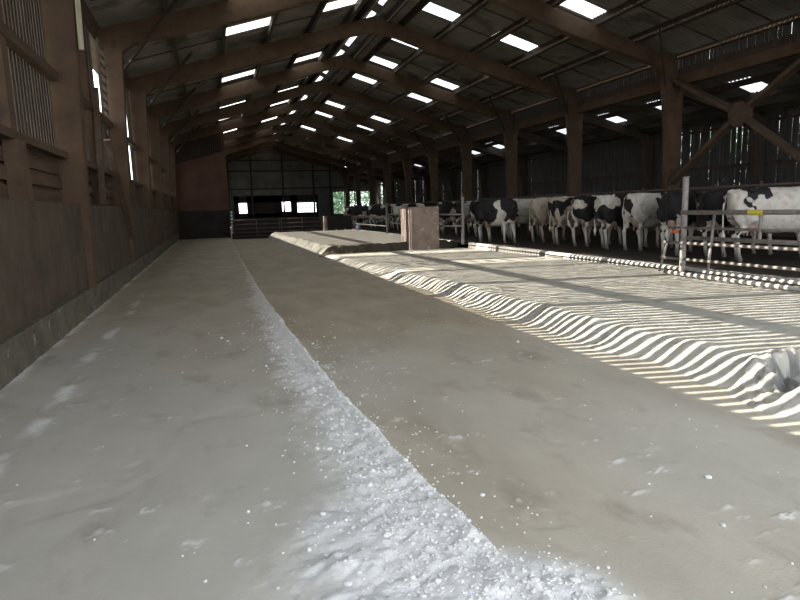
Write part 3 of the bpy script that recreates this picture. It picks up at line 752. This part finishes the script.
for vi, (pose, stp) in enumerate(variants):
    root = empty('cow')
    me = cow_meshes(pose, stp); me.materials.append(tmp_mat)
    b_ = bpy.data.objects.new('body', me); COL.objects.link(b_); b_.parent = root
    ud = MB(); ud.ball((-.40,0,.74), (.24,.150,.17), 16, 10); ud.ball((-.56,0,.82), (.10,.11,.20), 14, 10)
    for (x, y) in ((-.50,-.075),(-.50,.075),(-.36,-.075),(-.36,.075)): ud.tube([(x,y,.62),(x,y,.50)], [.022,.014], 8)
    ud.build('udder', m_udder, root, smooth=True)
    t = MB(); tp = tails[vi % 3]
    t.tube(tp[:5], [.034,.026,.018,.015,.024], 8); t.tube(tp[4:], [.045,.012], 8); t.ball(tp[4], (.04,.04,.09), 8, 6)
    t.build('tail', tmp_mat, root, smooth=True)
    px, py, pz = pose['poll']; an = math.radians(pose['dir']); fwd = Vector((math.cos(an), math.sin(an), 0)); side = Vector((-fwd.y, fwd.x, 0))
    for s in (-1, 1):
        c0 = Vector((px,py,pz))+side*s*.085+Vector((0,0,-.03)); c1 = c0+side*s*.17+Vector((0,0,-.03))-fwd*.02
        ea = MB(); ea.tube([c0, c0.lerp(c1,.4), c0.lerp(c1,.8), c1], [.022,.042,.036,.008], 8)
        ea.build('ear', tmp_mat, root, smooth=True)
        hd = pose['head'][2]; cc = Vector(hd[:3])+side*s*.088
        pit = hd[5][0]; upd = Vector((-math.sin(pit)*fwd.x, -math.sin(pit)*fwd.y, math.cos(pit)))
        MB().ball(cc+upd*.035, .022, 10, 7).build('eye', m_eye, root, smooth=True)
    protos.append(root)
used = set()
def put_cow(v, x, y, deg, thr, scale, seed, label, sz=1.0, cream=white, z=.165):
    if v in used: r_ = copy_tree(protos[v])
    else: used.add(v); r_ = protos[v]
    r_.location = (x, y, z); r_.rotation_euler = (0, 0, math.radians(deg)); r_.scale = (sz*1.03, sz*1.05, sz*1.06)
    m = cow_mat(0, thr, scale, cream, seed)
    for ch in r_.children:
        if ch.type == 'MESH' and ch.name.split('.')[0] in ('body', 'tail', 'ear'):
            ch.material_slots[0].link = 'OBJECT'; ch.material_slots[0].material = m
    tag(r_, label, 'cow', 'black and white dairy cows at the feed barrier')
    return r_
# x,y is the body centre; deg = heading (0 faces the barrier)
cream = (.52,.46,.37)
put_cow(0, 11.12, 9.70, -24, .57, 2.3, (3.1,0,0), 'white cow with a black patch on its back, standing side-on behind the near gate')
put_cow(1, 11.60, 10.95, -6, .36, 1.2, (8,2,1), 'mostly black cow partly hidden behind the near gate tubes')
put_cow(0, 11.02, 12.25, 34, .37, 1.3, (1.2,5,3), 'black cow with white legs, just left of the thick pale post')
put_cow(3, 11.40, 13.72, 10, .63, 2.4, (4,4,0), 'nearly all white cow seen from behind, left of the black one at the post')
put_cow(0, 11.30, 14.62, -4, .35, 1.1, (6,1,2), 'black cow with a large pink udder, in front of the third right-hand column')
put_cow(1, 11.25, 15.80, 2, .49, 1.6, (2,7,5), 'white cow with black rump patches and a swinging tail, right of the cream cows', )
put_cow(2, 11.25, 17.15, 4, .57, 2.2, (9,3,4), 'cream cow with black patches, right of the plain cream one', 1.0, cream)
put_cow(3, 11.36, 18.5, 3, .70, 1.5, (5,5,5), 'plain cream cow without black patches', 1.0, cream)
put_cow(4, 9.50, 19.15, -74, .36, 1.25, (7,2,8), 'black cow with a white face patch, turning its head towards the camera')
put_cow(0, 11.4, 20.6, 3, .58, 1.5, (1,1,9), 'pale cow half hidden behind the cow that turns its head')
put_cow(1, 11.0, 22.0, 10, .42, 1.3, (3,8,1), 'black cow with a pale rump, left of the cow that turns its head')
put_cow(2, 11.3, 23.4, 2, .45, 1.5, (2,2,2), 'black-backed cow with white hind legs, just right of the tall post beside the pier')
rest = [(3,11.2,25.0,4,.40,1.3),(0,11.1,26.7,-6,.46,1.4),(1,11.4,28.3,8,.42,1.6),(2,11.2,30.0,0,.50,1.3),(3,11.3,31.8,6,.44,1.2),(0,11.0,33.7,-4,.47,1.5),
        (1,11.2,35.9,5,.43,1.4),(4,10.6,38.3,-50,.46,1.3),(2,11.3,41.0,3,.45,1.2),(0,10.9,44.2,-30,.48,1.4),(3,11.2,47.5,0,.42,1.3)]
rl_ = ['black-backed cow seen just left of the tall post by the pier', 'second cow left of the tall post by the pier, patched black and white', 'third cow left of the tall post, its back above the tube gate',
       'cow directly behind the right edge of the block pier', 'black cow whose back shows just over the block pier', 'cow directly behind the left edge of the block pier',
       'cow left of the pier, behind the two-rail gate', 'far cow standing turned, left of the tall post left of the pier', 'far cow at the barrier in front of the green opening',
       'far cow turned side-on below the green opening', 'farthest cow at the end of the feed barrier']
for i, ((v,x,y,dg,th,s_), lb) in enumerate(zip(rest, rl_)):
    put_cow(v, x, y, dg, th, s_, (i*1.7, i*.9+3, 11-i), lb)

# ------------------------------------------------------------ loose stones along the broken step
ico = bmesh.new(); bmesh.ops.create_icosphere(ico, subdivisions=1, radius=1); iv = [v.co.copy() for v in ico.verts]; iff = [tuple(v.index for v in f.verts) for f in ico.faces]; ico.free()
st = MB(); rs = np.random.RandomState(11)
cnt = 0
cx = []; 
while cnt < 4200:
    y = 1.35+ (rs.rand()**1.6)*7.5; x = float(lip(y))+rs.randn()*.28-.12
    if rs.rand() < .18: x = rs.uniform(-1.6, 3.6)
    c = float(crumble(np.array([x]), np.array([y]))[0])
    if rs.rand() > .12+.9*c: continue
    cx.append((x, y)); cnt += 1
zz = floor_z(np.array([a for a, b in cx]), np.array([b for a, b in cx]))
for (x, y), z in zip(cx, zz):
    r_ = .0035+.0045*rs.rand()+(.012*rs.rand() if rs.rand() < .06 else 0)
    sx, sy, sz = r_*(.7+.8*rs.rand()), r_*(.7+.8*rs.rand()), r_*(.5+.3*rs.rand()); an = rs.rand()*6.28; ca, sa = math.cos(an), math.sin(an)
    vs = []
    for v in iv:
        q = 1+.25*(rs.rand()-.5); a_, b_ = v.x*sx*q, v.y*sy*q
        vs.append((x+a_*ca-b_*sa, y+a_*sa+b_*ca, z+sz*.4+v.z*sz*q))
    st.add(vs, iff)
tag(st.build('gravel', m_stone), 'loose pale grit and small stones scattered along the broken concrete step', 'gravel', kind='stuff')

# ------------------------------------------------------------ trees beyond the openings
def tree(x, y, h_, w_, lab, seed):
    rs = np.random.RandomState(seed); e = empty('tree', (x, y, -.15))
    MB().tube([(0,0,0),(.1,0,h_*.35),(0,.1,h_*.7)], [.22,.16,.08], 8).build('trunk', m_trunk, e, smooth=True)
    m = MB(); vs = []; fs = []
    for i in range(1500):
        d = rs.randn(3); d /= np.linalg.norm(d); r_ = rs.rand()**.33
        p = np.array([d[0]*w_*r_, d[1]*w_*r_, h_*.54+d[2]*h_*.46*r_]); a = rs.randn(3); a /= np.linalg.norm(a); b = np.cross(a, rs.randn(3)); b /= np.linalg.norm(b); s_ = .16+.14*rs.rand()
        n = len(vs); vs += [p-a*s_, p+b*s_*.6, p+a*s_, p-b*s_*.6]; fs.append((n, n+1, n+2, n+3))
    m.add(vs, fs); m.build('foliage', m_leaf, e)
    tag(e, lab, 'tree', 'trees beyond the far gable')
for i, (x, y, h_, w_, lb) in enumerate(((14.2, 74, 6.0, 2.0, 'light green tree seen through the left far opening'), (17.6, 84, 7.5, 2.7, 'light green tree seen through the middle far opening'), (20.8, 75, 6.5, 2.8, 'light green tree seen through the right far opening'))):
    tree(x, y, h_, w_, lb, i)

hd = MB(); vs = []; fs = []; rs = np.random.RandomState(5)
for i in range(9000):
    p = np.array([20.2+rs.rand()*1.6, 3+rs.rand()*34, -.1+rs.rand()*4.3]); a = rs.randn(3); a /= np.linalg.norm(a); b = np.cross(a, rs.randn(3)); b /= np.linalg.norm(b); s_ = .16+.12*rs.rand()
    n = len(vs); vs += [p-a*s_, p+b*s_*.6, p+a*s_, p-b*s_*.6]; fs.append((n, n+1, n+2, n+3))
hd.add(vs, fs)
tag(hd.build('hedge', m_leaf), 'dense green hedge behind the slatted outer wall of the lean-to', 'hedge')
